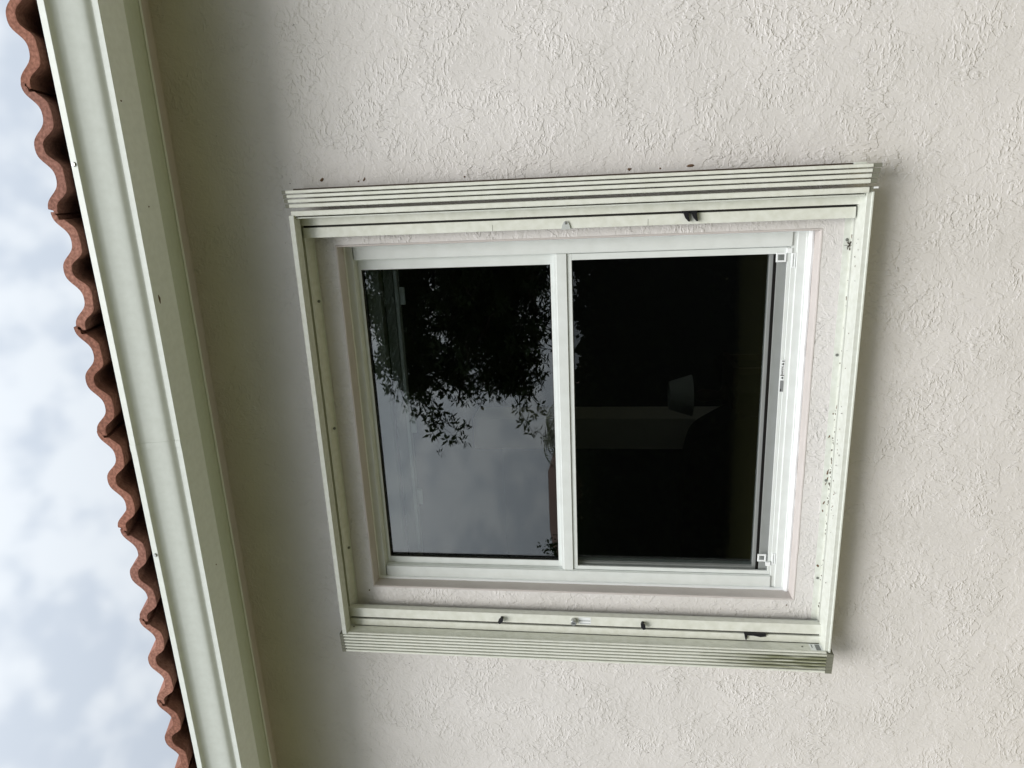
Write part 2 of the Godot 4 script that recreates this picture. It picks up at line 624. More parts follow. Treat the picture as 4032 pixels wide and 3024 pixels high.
func build_gutter() -> void:
	var g := thing("rain_gutter", "pale sage metal rain gutter under the terracotta tiles", "gutter", Vector3(0, 1.249, 0))
	var up := -1.249
	# outline as a sheet: outer side then back inside 2 mm
	var o := [Vector2(0.2481, 1.3822), Vector2(0.2481, 1.2502), Vector2(0.2500, 1.2490), Vector2(0.3512, 1.2490), Vector2(0.3526, 1.2499), Vector2(0.3531, 1.2659)]
	# the ogee: smooth from the bottom step, over the belly, to the rolled lip
	var og := [Vector2(0.3531, 1.2659), Vector2(0.3550, 1.2697), Vector2(0.3616, 1.2792), Vector2(0.3649, 1.2882), Vector2(0.3680, 1.3034), Vector2(0.3711, 1.3205), Vector2(0.3743, 1.3357), Vector2(0.3775, 1.3471), Vector2(0.3835, 1.3576), Vector2(0.3925, 1.3644)]
	for i in range(0, og.size() - 1):
		for j in range(1, 6):
			o.append((og[i] as Vector2).cubic_interpolate(og[i + 1], og[max(i - 1, 0)], og[min(i + 2, og.size() - 1)], j / 5.0))
	o.append_array([Vector2(0.3933, 1.3656), Vector2(0.3925, 1.3838), Vector2(0.3911, 1.3849), Vector2(0.3782, 1.3851)])
	var pts := PackedVector2Array()
	for p in o:
		pts.append(Vector2(p.x, p.y + up))
	for k in range(o.size() - 1, -1, -1):
		var a: Vector2 = o[max(k - 1, 0)]
		var c: Vector2 = o[min(k + 1, o.size() - 1)]
		var d := (c - a).normalized()
		pts.append(Vector2(o[k].x - d.y * 0.0018, o[k].y + d.x * 0.0018 + up))
	var st := mb()
	extrude(st, pts, -4.8, 3.1, 0)
	obj("trough", st, M.gutter_paint, g)
	# a joint where two lengths are sleeved together
	for xj in [-0.70, -3.4, 1.9]:
		var sleeve := PackedVector2Array()
		for p in o:
			sleeve.append(Vector2(p.x, p.y + up))
		for k in range(o.size() - 1, -1, -1):
			var a: Vector2 = o[max(k - 1, 0)]
			var c: Vector2 = o[min(k + 1, o.size() - 1)]
			var d := (c - a).normalized()
			sleeve.append(Vector2(o[k].x + d.y * 0.0009, o[k].y - d.x * 0.0009 + up))
		st = mb()
		extrude(st, sleeve, xj - 0.011, xj + 0.011, 0)
		obj("joint_sleeve", st, M.gutter_paint, g)
	for x in [0.096, -1.05, -2.195, 1.24]:
		st = mb()
		disc(st, Vector3(x, 1.3747 + up, 0.3930), Vector3(0, 0, 1), 0.0062, 0.004)
		obj("screw_head", st, M.steel, g)
	for s in [[-0.273, 1.249, 0.328, 0.0075, 1.7], [-0.02, 1.249, 0.30, 0.0025, 1.0], [0.25, 1.249, 0.335, 0.003, 1.0], [-1.14, 1.249, 0.29, 0.0025, 1.2]]:
		st = mb()
		lump(st, Vector3(s[0], s[1] + up - 0.0002, s[2]), Vector3.DOWN, s[3], 0.002, s[4], 1.5)
		obj("mud_crumb", st, M.mud, g)


func build_soffit() -> void:
	var s := thing("eave_soffit", "narrow green-grey soffit strip between the gutter and the stucco wall", "soffit", Vector3(0, 1.337, 0))
	# it falls towards the gutter with the rafters
	var st := mb()
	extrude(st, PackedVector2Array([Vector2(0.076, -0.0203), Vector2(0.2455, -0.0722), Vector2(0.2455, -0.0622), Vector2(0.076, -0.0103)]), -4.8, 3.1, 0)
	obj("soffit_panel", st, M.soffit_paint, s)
	st = mb()
	extrude(st, PackedVector2Array([Vector2(0.0728, -0.0120), Vector2(0.0728, -0.0262), Vector2(0.0765, -0.0268), Vector2(0.0815, -0.0250), Vector2(0.0815, -0.0225), Vector2(0.0762, -0.0212), Vector2(0.0758, -0.0120)]), -4.8, 3.1, 0)
	obj("trim_lip", st, M.frame_white, s)
	st = mb()
	extrude(st, PackedVector2Array([Vector2(0.0012, 0.010), Vector2(0.0012, -0.0045), Vector2(0.010, -0.0055), Vector2(0.0724, -0.0240), Vector2(0.0724, -0.0100)]), -4.8, 3.1, 0)
	obj("frieze_strip", st, M.smooth_render, s)


# ------------------------------------------------------------------ window
func frame_ring(st: SurfaceTool, l: float, r: float, bt: float, t: float, wl: float, wr: float, wb: float, wt: float, z0: float, z1: float, part := -1) -> void:
	# four bars butted: the jambs run between head and sill
	if part in [-1, 0]:
		box(st, Vector3(l, t - wt, z0), Vector3(r, t, z1), 0.001)
	if part in [-1, 1]:
		box(st, Vector3(l, bt, z0), Vector3(r, bt + wb, z1), 0.001)
	if part in [-1, 2]:
		box(st, Vector3(l, bt + wb, z0), Vector3(l + wl, t - wt, z1), 0.001)
	if part in [-1, 3]:
		box(st, Vector3(r - wr, bt + wb, z0), Vector3(r, t - wt, z1), 0.001)


func build_window() -> void:
	var w := thing("sash_window", "white two-pane sash window with dark glass and lower insect screen", "window", Vector3(-0.778, OPEN_B, -0.09))
	var off := Vector3(0.778, -OPEN_B, 0.09)
	var fw: StandardMaterial3D = M.frame_white
	var bot := OPEN_B + 0.006
	# outer frame: stepped outlines
	var st := mb()
	extrude(st, shifted([Vector2(-0.055, OPEN_T - 0.0015), Vector2(-0.055, OPEN_T - 0.026), Vector2(-0.0585, OPEN_T - 0.0275), Vector2(-0.078, OPEN_T - 0.0275), Vector2(-0.0795, OPEN_T - 0.031), Vector2(-0.13, OPEN_T - 0.031), Vector2(-0.13, OPEN_T - 0.0015)], off, 0), OPEN_L + 0.0015 + off.x, OPEN_R - 0.0015 + off.x, 0)
	obj("frame_head", st, fw, w)
	st = mb()
	extrude(st, shifted([Vector2(-0.13, bot), Vector2(-0.052, bot), Vector2(-0.052, bot + 0.010), Vector2(-0.055, bot + 0.0125), Vector2(-0.0555, bot + 0.034), Vector2(-0.0575, bot + 0.036), Vector2(-0.060, bot + 0.036), Vector2(-0.0605, bot + 0.049), Vector2(-0.064, bot + 0.0505), Vector2(-0.13, bot + 0.0505)], off, 0), OPEN_L + 0.0015 + off.x, OPEN_R - 0.0015 + off.x, 0)
	obj("frame_sill", st, fw, w)
	for s in [0, 1]:
		st = mb()
		var x0 := OPEN_L + 0.0015
		var pts := [Vector2(x0, -0.13), Vector2(x0, -0.055), Vector2(x0 + 0.0445, -0.055), Vector2(x0 + 0.046, -0.0565), Vector2(x0 + 0.046, -0.0605), Vector2(x0 + 0.0475, -0.062), Vector2(x0 + 0.0475, -0.13)]
		if s == 1:
			for k in pts.size():
				pts[k] = Vector2(OPEN_L + OPEN_R - pts[k].x, pts[k].y)
		extrude(st, shifted(pts, off, 1), bot + 0.0506 + off.y, OPEN_T - 0.0312 + off.y, 1)
		obj("frame_jamb", st, fw, w)
	# meeting rail across the middle
	st = mb()
	extrude(st, shifted([Vector2(-0.125, 0.1185), Vector2(-0.0605, 0.1185), Vector2(-0.0595, 0.1195), Vector2(-0.0595, 0.1500), Vector2(-0.0605, 0.1510), Vector2(-0.0635, 0.1512), Vector2(-0.0640, 0.1580), Vector2(-0.0700, 0.1588), Vector2(-0.125, 0.1588)], off, 0), OPEN_L + 0.0495 + off.x, OPEN_R - 0.0495 + off.x, 0)
	obj("meeting_rail", st, fw, w)
	# upper light: glazing bead, then a double pane
	var ul := -1.334
	var ur := -0.2215
	var ub := 0.1590
	var ut := OPEN_T - 0.0315
	var fixed := Node3D.new()
	fixed.name = "upper_sash"
	w.add_child(fixed)
	for p in 4:
		st = mb()
		frame_ring(st, ul + off.x, ur + off.x, ub + off.y, ut + off.y, 0.0235, 0.0335, 0.0125, 0.0105, -0.092 + 0.09, -0.0795 + 0.09, p)
		obj("glazing_bead", st, fw, fixed)
	st = mb()
	frame_ring(st, ul + 0.0235 + off.x, ur - 0.0335 + off.x, ub + 0.0125 + off.y, ut - 0.0105 + off.y, 0.0018, 0.0018, 0.0018, 0.0018, -0.0905 + 0.09, -0.0825 + 0.09)
	obj("gasket", st, M.dark_seal, fixed)
	pane("glass_pane", ul + 0.020, ur - 0.030, ub + 0.009, ut - 0.007, -0.098, 0.006, fixed, off)
	# lower sash, set further in
	var sash := Node3D.new()
	sash.name = "lower_sash"
	w.add_child(sash)
	var sl := -1.334
	var sr := -0.2215
	var sb := bot + 0.052
	var tops := 0.1180
	st = mb()
	box(st, Vector3(sl, sb, -0.125) + off, Vector3(sr, sb + 0.0345, -0.0785) + off, 0.0015)
	obj("bottom_rail", st, fw, sash)
	st = mb()
	box(st, Vector3(sl, sb + 0.0348, -0.11) + off, Vector3(sr, sb + 0.0425, -0.0825) + off, 0.0)
	obj("gasket", st, M.dark_seal, sash)
	st = mb()
	box(st, Vector3(sl, sb + 0.0428, -0.12) + off, Vector3(sr, sb + 0.0535, -0.088) + off, 0.001)
	obj("glazing_bead", st, fw, sash)
	for x in [[sl, sl + 0.016], [sr - 0.016, sr]]:
		st = mb()
		box(st, Vector3(x[0], sb + 0.0538, -0.125) + off, Vector3(x[1], tops, -0.088) + off, 0.001)
		obj("sash_stile", st, fw, sash)
	pane("glass_pane", sl + 0.012, sr - 0.012, sb + 0.050, tops, -0.1035, 0.006, sash, off)
	# insect screen in front of the lower sash
	var scr := Node3D.new()
	scr.name = "insect_screen"
	w.add_child(scr)
	var kl := -1.333
	var kr := -0.2225
	var kb := bot + 0.0508
	var kt := 0.1178
	for p in 4:
		st = mb()
		frame_ring(st, kl + off.x, kr + off.x, kb + off.y, kt + off.y, 0.0135, 0.0195, 0.0095, 0.0150, -0.0735 + 0.09, -0.0645 + 0.09, p)
		obj("screen_frame", st, fw, scr)
	st = mb()
	quad(st, Vector3(kl + 0.006, kb + 0.004, -0.070) + off, Vector3(kr - 0.006, kb + 0.004, -0.070) + off, Vector3(kr - 0.006, kt - 0.004, -0.070) + off, Vector3(kl + 0.006, kt - 0.004, -0.070) + off, Vector3(0, 0, 1))
	obj("screen_mesh", st, M.insect_mesh, scr)
	for t in [[-0.2665, -0.2385, -0.5425, -0.5125], [-1.2825, -1.2555, -0.5385, -0.5105]]:
		st = mb()
		var zt := -0.0625
		frame_ring(st, t[0] + off.x, t[1] + off.x, t[2] + off.y, t[3] + off.y, 0.0052, 0.0052, 0.0052, 0.0052, zt + 0.09 - 0.002, zt + 0.09 + 0.0015)
		obj("pull_tab", st, M.bright_white, scr)
	for t in [[-0.2400, -0.2255, -0.5572, -0.5425], [-1.2970, -1.2825, -0.5530, -0.5380]]:
		box_obj("corner_block", Vector3(t[0], t[2], -0.0643) + off, Vector3(t[1], t[3], -0.0565) + off, M.bright_white, scr)
	for t in [[-0.284, -0.240], [-1.2915, -1.250]]:
		var slot := mb()
		frame_ring(slot, t[0] + off.x, t[1] + off.x, bot + 0.0375 + off.y, bot + 0.0480 + off.y, 0.004, 0.004, 0.0032, 0.0032, -0.0604 + 0.09, -0.0575 + 0.09)
		obj("weep_slot_rim", slot, M.bright_white, w)
	# caulk round the frame
	for k in 4:
		st = mb()
		var path := []
		var rad := []
		for i in 41:
			var t := i / 40.0
			var jig := rng.randf_range(-0.0007, 0.0007)
			var p: Vector3 = [Vector3(lerpf(OPEN_L, OPEN_R, t), OPEN_T - 0.001 + jig, -0.054), Vector3(lerpf(OPEN_L, OPEN_R, t), bot - 0.0015 + jig, -0.049), Vector3(OPEN_L + 0.001 + jig, lerpf(bot, OPEN_T, t), -0.053), Vector3(OPEN_R - 0.001 + jig, lerpf(bot, OPEN_T, t), -0.053)][k]
			path.append(p + off)
			rad.append([0.003, 0.0085, 0.0062, 0.0045][k] * rng.randf_range(0.9, 1.12))
		tube(st, path, rad, 8)
		obj("caulk_bead", st, M.bright_white, w)
	# warning label on the bottom of the screen frame
	var label := Node3D.new()
	label.name = "warning_label"
	w.add_child(label)
	var lz := -0.0603
	var ly := -0.5518
	var lx := -0.6750
	box_obj("paper", Vector3(lx - 0.002, ly - 0.0062, lz) + off, Vector3(lx + 0.104, ly + 0.0062, lz + 0.0006) + off, M.paper, label, 0.0)
	lz += 0.0008
	box_obj("text_block", Vector3(lx, ly - 0.0052, lz) + off, Vector3(lx + 0.037, ly + 0.0048, lz + 0.0004) + off, M.print_grey, label, 0.0)
	box_obj("logo_block", Vector3(lx + 0.0005, ly + 0.0010, lz + 0.0006) + off, Vector3(lx + 0.0095, ly + 0.0046, lz + 0.0008) + off, M.print_black, label, 0.0)
	box_obj("divider", Vector3(lx + 0.0525, ly - 0.0052, lz) + off, Vector3(lx + 0.0552, ly + 0.0052, lz + 0.0004) + off, M.print_black, label, 0.0)
	for c in [lx + 0.0455, lx + 0.0905]:
		st = mb()
		extrude(st, shifted([Vector2(c - 0.0042, ly - 0.0034), Vector2(c + 0.0042, ly - 0.0034), Vector2(c, ly + 0.0040)], off, 2), lz + 0.09, lz + 0.0904, 2)
		obj("warning_sign", st, M.print_black, label)
	var tm := TextMesh.new()
	tm.text = "WARNING"
	var f := SystemFont.new()
	f.font_names = PackedStringArray(["Droid Sans"])
	tm.font = f
	tm.font_size = 16
	tm.pixel_size = 0.00052
	tm.depth = 0.0004
	var to := MeshInstance3D.new()
	to.name = "warning_text"
	to.mesh = tm
	to.material_override = M.print_black
	to.position = Vector3(lx + 0.0705, ly, lz + 0.0003) + off
	label.add_child(to)
	tm.width = 0
	var wide := tm.get_aabb().size.x
	if wide > 0.001:
		to.scale = Vector3(0.029 / wide, minf(1.0, 0.0068 / tm.get_aabb().size.y), 1)
	box_obj("logo_mark", Vector3(lx + 0.0975, ly - 0.0045, lz) + off, Vector3(lx + 0.1020, ly + 0.0025, lz + 0.0004) + off, M.print_grey, label, 0.0)


func pane(called: String, l: float, r: float, bt: float, t: float, z: float, thick: float, parent: Node3D, off: Vector3) -> void:
	var st := mb()
	box(st, Vector3(l, bt, z - thick * 0.5) + off, Vector3(r, t, z + thick * 0.5) + off, 0.0)
	obj(called, st, M.pane_glass, parent)


func shifted(pts: Array, off: Vector3, along: int) -> PackedVector2Array:
	var res := PackedVector2Array()
	var d := Vector2(off.z, off.y) if along == 0 else Vector2(off.x, off.z) if along == 1 else Vector2(off.x, off.y)
	for p in pts:
		res.append(p + d)
	return res


# ------------------------------------------------------------------ shutter
func build_header_track() -> void:
	var h := thing("shutter_header_track", "ivory metal shutter track along the top of the window opening", "shutter track", Vector3(-0.79, 0.9387, 0), "shutter tracks above and below the window")
	var off := Vector3(0.79, -0.9387, 0)
	var pts := [Vector2(0.0025, 0.9380), Vector2(0.0985, 0.9387), Vector2(0.100, 0.9375), Vector2(0.100, 0.9238), Vector2(0.0985, 0.9225), Vector2(0.0605, 0.9222), Vector2(0.0600, 0.9345), Vector2(0.0435, 0.9345), Vector2(0.0430, 0.9222), Vector2(0.0205, 0.9224), Vector2(0.0150, 0.9205), Vector2(0.0095, 0.9165), Vector2(0.0062, 0.9120), Vector2(0.0052, 0.9071), Vector2(0.0025, 0.9071)]
	var st := mb()
	extrude(st, shifted(pts, off, 0), -1.523 + off.x, -0.0665 + off.x, 0)
	obj("channel", st, M.ivory_worn, h)
	st = mb()
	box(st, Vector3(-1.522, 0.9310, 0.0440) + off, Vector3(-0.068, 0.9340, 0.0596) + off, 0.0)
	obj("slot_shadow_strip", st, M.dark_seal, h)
	for x in [-0.3405, -0.7756, -1.2285]:
		st = mb()
		disc(st, Vector3(x, 0.9150, 0.0088) + off, Vector3(0, -0.75, 0.66), 0.0048, 0.003)
		obj("screw_head", st, M.zinc_dark, h)


func build_sill_track() -> void:
	var h := thing("shutter_sill_track", "weathered ivory metal shutter track along the bottom of the opening", "shutter track", Vector3(-0.79, -0.716, 0), "shutter tracks above and below the window")
	var off := Vector3(0.79, 0.716, 0)
	var leg := [Vector2(0.0015, -0.6806), Vector2(0.0045, -0.6806), Vector2(0.0050, -0.6985), Vector2(0.0230, -0.6988), Vector2(0.0235, -0.6975), Vector2(0.0262, -0.6975), Vector2(0.0265, -0.7120), Vector2(0.0350, -0.7120), Vector2(0.0355, -0.6990), Vector2(0.0370, -0.6980), Vector2(0.0875, -0.7036), Vector2(0.0890, -0.7050), Vector2(0.0890, -0.7165), Vector2(0.0920, -0.7180), Vector2(0.0920, -0.7218), Vector2(0.0850, -0.7218), Vector2(0.0015, -0.7150)]
	var st := mb()
	extrude(st, shifted(leg, off, 0), -1.523 + off.x, -0.0665 + off.x, 0)
	obj("channel", st, M.ivory_worn, h)
	st = mb()
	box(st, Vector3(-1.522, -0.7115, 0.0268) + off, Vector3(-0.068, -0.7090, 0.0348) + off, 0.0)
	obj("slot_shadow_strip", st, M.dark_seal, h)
	sill_stains(h, off)
	for x in [-0.541, -0.95, -1.30, -0.20]:
		st = mb()
		disc(st, Vector3(x, -0.6900, 0.0047) + off, Vector3(0, 0, 1), 0.0045, 0.0022)
		obj("screw_head", st, M.zinc_dark, h)


func sill_stains(h: Node3D, off: Vector3) -> void:
	var st := mb()
	for i in 26:
		var x := rng.randf_range(-1.42, -0.12)
		if i < 14:
			x = -0.93 + rng.randfn(0.0, 0.10)
		var r := rng.randf_range(0.002, 0.005)
		if i % 3 == 0:
			lump(st, Vector3(x, rng.randf_range(-0.696, -0.686), 0.0049) + off, Vector3(0, 0, 1), r, 0.0003, rng.randf_range(1.2, 2.0), rng.randf_range(-0.5, 0.5))
		elif i % 3 == 1:
			lump(st, Vector3(x, -0.69855, rng.randf_range(0.012, 0.017)) + off, Vector3.UP, r, 0.0004, rng.randf_range(1.2, 1.7), rng.randf_range(1.0, 2.0))
		else:
			lump(st, Vector3(x, -0.7000, rng.randf_range(0.052, 0.062)) + off, Vector3(0, 1, 0.11).normalized(), r * 0.7, 0.0010, rng.randf_range(1.2, 1.8), rng.randf() * 3.0)
	obj("dirt_stain", st, M.mud, h).set_meta("kind", "stuff")


func fin_outline(x0: float, x1: float, z_front: float, z_back: float) -> PackedVector2Array:
	# a folded blade: rounded knuckle in front, a thin web behind, a hinge bead at the back
	var c := (x0 + x1) * 0.5
	var r := 0.0022
	return PackedVector2Array([Vector2(x0, z_front - r), Vector2(x0 + r * 0.4, z_front - r * 0.35), Vector2(x0 + r, z_front), Vector2(x1 - r, z_front), Vector2(x1 - r * 0.4, z_front - r * 0.35), Vector2(x1, z_front - r), Vector2(x1, z_front - 0.030), Vector2(x1 - 0.001, z_front - 0.0315), Vector2(c + 0.0013, z_front - 0.033), Vector2(c + 0.0013, z_back + 0.008), Vector2(c + 0.0036, z_back + 0.0065), Vector2(c + 0.0036, z_back), Vector2(c - 0.0036, z_back), Vector2(c - 0.0036, z_back + 0.0065), Vector2(c - 0.0013, z_back + 0.008), Vector2(c - 0.0013, z_front - 0.033), Vector2(x0 + 0.001, z_front - 0.0315), Vector2(x0, z_front - 0.030)])


var grow := fast(14.0, 3, 61)


func mildew(p: Vector3, x_mid: float) -> Color:
	# green-grey growth on the lower, outer folds of the left stack (p is relative to the shutter's foot)
	var streak := grow.get_noise_3d(p.x * 9.0, p.y * 0.32, p.z * 2.0) * 0.5 + 0.5
	var low := smoothstep(0.50, 0.12, p.y + (streak - 0.5) * 0.5)
	var mid := 1.0 - smoothstep(0.018, 0.034, absf(p.x - x_mid))
	var k: float = clampf(low * mid * smoothstep(0.22, 0.45, streak), 0.0, 0.88)
	return Color(1, 1, 1).lerp(Color(0.27, 0.28, 0.17), k)


func build_right_shutter() -> void:
	var s := thing("accordion_shutter", "folded ivory storm shutter stack with a black double latch, by the wall without a sticker", "shutter", Vector3(-0.06, -0.733, 0), "folded storm shutters beside the window")
	var off := Vector3(0.06, 0.733, 0)
	var top := 0.9389
	var bot := -0.7105
	var n := 0
	for e in [[-0.0029, 0.0064], [-0.0155, -0.0062], [-0.0295, -0.0193], [-0.0440, -0.0331], [-0.0689, -0.0537]]:
		var last := n == 4
		var t := top - (0.008 if last else 0.002 * n)
		var bb := bot + (0.004 if last else 0.0012 * n)
		var st := mb()
		var pts := fin_outline(e[0] + off.x, e[1] + off.x, 0.1 - (0.003 if last else 0.0), 0.022)
		extrude(st, pts, bb + off.y, t + off.y, 1, 1)
		obj("shutter_blade", st, M.ivory, s)
		if not last:
			box_obj("blade_cap", Vector3(e[0] - 0.0006, bb - 0.0225 + 0.002 * n, 0.062) + off, Vector3(e[1] + 0.0006, bb - 0.0004, 0.0985) + off, M.cap_grey, s)
			box_obj("blade_cap", Vector3(e[0] - 0.0004, t + 0.0004, 0.068) + off, Vector3(e[1] + 0.0004, t + 0.0125, 0.098) + off, M.cap_grey, s)
		else:
			box_obj("roller", Vector3(-0.0585, bb - 0.024, 0.086) + off, Vector3(-0.0535, bb - 0.0115, 0.094) + off, M.paper, s)
			box_obj("blade_cap", Vector3(-0.0665, bb - 0.0108, 0.066) + off, Vector3(-0.0535, bb - 0.0004, 0.094) + off, M.cap_grey, s)
		n += 1
	# thin dark strip down the wall side and its ivory foot
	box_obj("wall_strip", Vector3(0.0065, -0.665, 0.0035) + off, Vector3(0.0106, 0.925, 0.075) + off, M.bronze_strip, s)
	box_obj("strip_foot", Vector3(0.0065, -0.700, 0.0035) + off, Vector3(0.0116, -0.668, 0.080) + off, M.ivory_worn, s)
	# locking stiles: two wide flanges with a black seal between
	box_obj("lock_stile", Vector3(-0.1000, -0.7008, 0.030) + off, Vector3(-0.0764, 0.9300, 0.050) + off, M.ivory, s, 0.0016)
	box_obj("lock_stile", Vector3(-0.1372, -0.6926, 0.030) + off, Vector3(-0.1063, 0.9207, 0.050) + off, M.ivory, s, 0.0016)
	box_obj("seal_strip", Vector3(-0.1062, -0.694, 0.028) + off, Vector3(-0.1001, 0.921, 0.0425) + off, M.dark_seal, s, 0.0)
	box_obj("stile_web", Vector3(-0.0763, -0.699, 0.020) + off, Vector3(-0.0725, 0.929, 0.090) + off, M.ivory_worn, s)
	# black double latch
	var la := Node3D.new()
	la.name = "latch"
	s.add_child(la)
	for c in [[-0.2285, 0.9], [-0.2510, -0.9]]:
		var st := mb()
		var y: float = c[0]
		extrude(st, shifted([Vector2(-0.1035, y + 0.006), Vector2(-0.1035, y - 0.009), Vector2(-0.116, y - 0.0105), Vector2(-0.1285, y - 0.0135), Vector2(-0.1295, y - 0.0100), Vector2(-0.120, y - 0.001)], off, 2), 0.0502, 0.062, 2)
		obj("latch_claw", st, M.black_plastic, la)
	box_obj("latch_body", Vector3(-0.1062, -0.262, 0.044) + off, Vector3(-0.1003, -0.218, 0.058) + off, M.black_plastic, la)
	# small clear clip on the edge of the inner stile
	var st2 := mb()
	extrude(st2, shifted([Vector2(-0.1390, 0.126), Vector2(-0.1390, 0.098), Vector2(-0.1260, 0.1015), Vector2(-0.1170, 0.1055), Vector2(-0.1150, 0.1120), Vector2(-0.1175, 0.1185), Vector2(-0.1260, 0.1225)], off, 2), 0.0502, 0.0545, 2)
	obj("clip", st2, M.clear_clip, s)
	st2 = mb()
	disc(st2, Vector3(-0.1205, 0.1125, 0.0544) + off, Vector3(0, 0, 1), 0.0045, 0.002)
	obj("clip_screw", st2, M.steel, s)
	for y in [-0.125, 0.33]:
		box_obj("score_mark", Vector3(-0.1365, y - 0.0005, 0.0496) + off, Vector3(-0.118, y + 0.0006, 0.0503) + off, M.cap_grey, s, 0.0)


func build_left_shutter() -> void:
	var s := thing("accordion_shutter", "folded ivory storm shutter stack with a white sticker and mildewed lower folds", "shutter", Vector3(-1.53, -0.735, 0), "folded storm shutters beside the window")
	var off := Vector3(1.53, 0.735, 0)
	for n in 6:
		var x1 := -1.5268 - 0.01235 * n
		var x0 := x1 - 0.0074
		var st := mb()
		var t := 0.9365 - 0.0006 * n
		var bb := -0.7105 + 0.0004 * n
		var pts := fin_outline(x0 + off.x, x1 + off.x, 0.1, 0.022)
		extrude(st, pts, bb + off.y, t + off.y, 1, 150, -1.557 + off.x)
		obj("shutter_blade", st, M.ivory, s)
		box_obj("blade_cap", Vector3(x0 - 0.0022, bb - 0.0215, 0.066) + off, Vector3(x1 + 0.0022, bb - 0.0004, 0.0985) + off, M.cap_grey, s)
		box_obj("blade_cap", Vector3(x0 - 0.0018, t + 0.0004, 0.068) + off, Vector3(x1 + 0.0018, t + 0.015, 0.0985) + off, M.cap_grey, s)
	# the wide plate that closes the stack, seen from the side, with a raised lip at its front edge
	box_obj("stile_plate", Vector3(-1.5235, -0.7090, 0.052) + off, Vector3(-1.5195, 0.9390, 0.0965) + off, M.ivory, s)
	box_obj("plate_lip", Vector3(-1.5194, -0.7080, 0.090) + off, Vector3(-1.5180, 0.9380, 0.0955) + off, M.ivory, s, 0.0004)
	box_obj("lock_stile", Vector3(-1.5185, -0.7020, 0.030) + off, Vector3(-1.4925, 0.9330, 0.050) + off, M.ivory, s, 0.0016)
	box_obj("lock_stile", Vector3(-1.4845, -0.6990, 0.030) + off, Vector3(-1.4480, 0.9290, 0.050) + off, M.ivory, s, 0.0016)
	box_obj("seal_strip", Vector3(-1.4924, -0.700, 0.027) + off, Vector3(-1.4846, 0.930, 0.0425) + off, M.dark_seal, s, 0.0)
	box_obj("stile_lip", Vector3(-1.4630, -0.699, 0.022) + off, Vector3(-1.4500, 0.929, 0.0296) + off, M.ivory_worn, s)
	# two black thumb knobs
	for c in [[0.3665, -0.45], [-0.1190, 0.5]]:
		var k := Node3D.new()
		k.name = "thumb_knob" if not s.has_node("thumb_knob") else "thumb_knob_001"
		k.position = Vector3(-1.4640, c[0], 0.0502) + off
		k.rotation.z = c[1]
		s.add_child(k)
		var st := mb()
		tube(st, [Vector3(0, 0, 0), Vector3(0, 0, 0.010)], [0.0052, 0.0048], 10)
		obj("stem", st, M.black_plastic, k)
		st = mb()
		extrude(st, rounded([Vector2(0.0055, -0.005), Vector2(0.0065, 0.004), Vector2(-0.004, 0.0085), Vector2(-0.0165, 0.0070), Vector2(-0.0185, -0.0010), Vector2(-0.006, -0.0075)], 0.002, 2), 0.0098, 0.0165, 2)
		obj("wing", st, M.black_plastic, k)
	# cylinder lock with its paper tag
	var lock := Node3D.new()
	lock.name = "cylinder_lock"
	s.add_child(lock)
	var sl := mb()
	tube(sl, [Vector3(-1.4655, 0.1150, 0.0502) + off, Vector3(-1.4655, 0.1150, 0.066) + off, Vector3(-1.4655, 0.1150, 0.0675) + off], [0.0105, 0.0102, 0.0086], 18)
	obj("barrel", sl, M.steel, lock)
	box_obj("keyhole", Vector3(-1.4663, 0.1110, 0.0672) + off, Vector3(-1.4647, 0.1190, 0.0681) + off, M.print_black, lock, 0.0)
	var tagn := Node3D.new()
	tagn.name = "paper_tag"
	s.add_child(tagn)
	box_obj("paper", Vector3(-1.4800, 0.0565, 0.0500) + off, Vector3(-1.4520, 0.0985, 0.0506) + off, M.paper, tagn, 0.0)
	box_obj("printed_line", Vector3(-1.4668, 0.0580, 0.0504) + off, Vector3(-1.4645, 0.0975, 0.0509) + off, M.print_grey, tagn, 0.0)
	box_obj("printed_line", Vector3(-1.4775, 0.0580, 0.0504) + off, Vector3(-1.4760, 0.0940, 0.0509) + off, M.print_grey, tagn, 0.0)
	# black lever at the seal near the foot
	var lever := mb()
	extrude(lever, shifted([Vector2(-1.4850, -0.4550), Vector2(-1.4850, -0.5250), Vector2(-1.4960, -0.5270), Vector2(-1.4990, -0.5080), Vector2(-1.4945, -0.4850), Vector2(-1.4945, -0.4650), Vector2(-1.5110, -0.4640), Vector2(-1.5110, -0.4600), Vector2(-1.4930, -0.4560)], off, 2), 0.0430, 0.0570, 2)
	obj("lever", lever, M.black_plastic, s)
	# sticker on the foot of the plate: white with a grey printed block
	var st4 := Node3D.new()
	st4.name = "sticker"
	s.add_child(st4)
	box_obj("paper", Vector3(-1.5196, -0.7040, 0.0545) + off, Vector3(-1.5190, -0.6640, 0.0885) + off, M.paper, st4, 0.0)
	box_obj("printed_block", Vector3(-1.5191, -0.6960, 0.0570) + off, Vector3(-1.5186, -0.6810, 0.0870) + off, M.print_grey, st4, 0.0)
	box_obj("printed_line", Vector3(-1.5191, -0.6720, 0.0570) + off, Vector3(-1.5186, -0.6690, 0.0740) + off, M.print_grey, st4, 0.0)
	for c in [[0.93, 0.06], [-0.62, 0.07]]:
		var sc := mb()
		disc(sc, Vector3(-1.5198, c[0] - 0.02, c[1]) + off, Vector3(1, 0, 0), 0.003, 0.002)
		obj("screw_head", sc, M.zinc_dark, s)


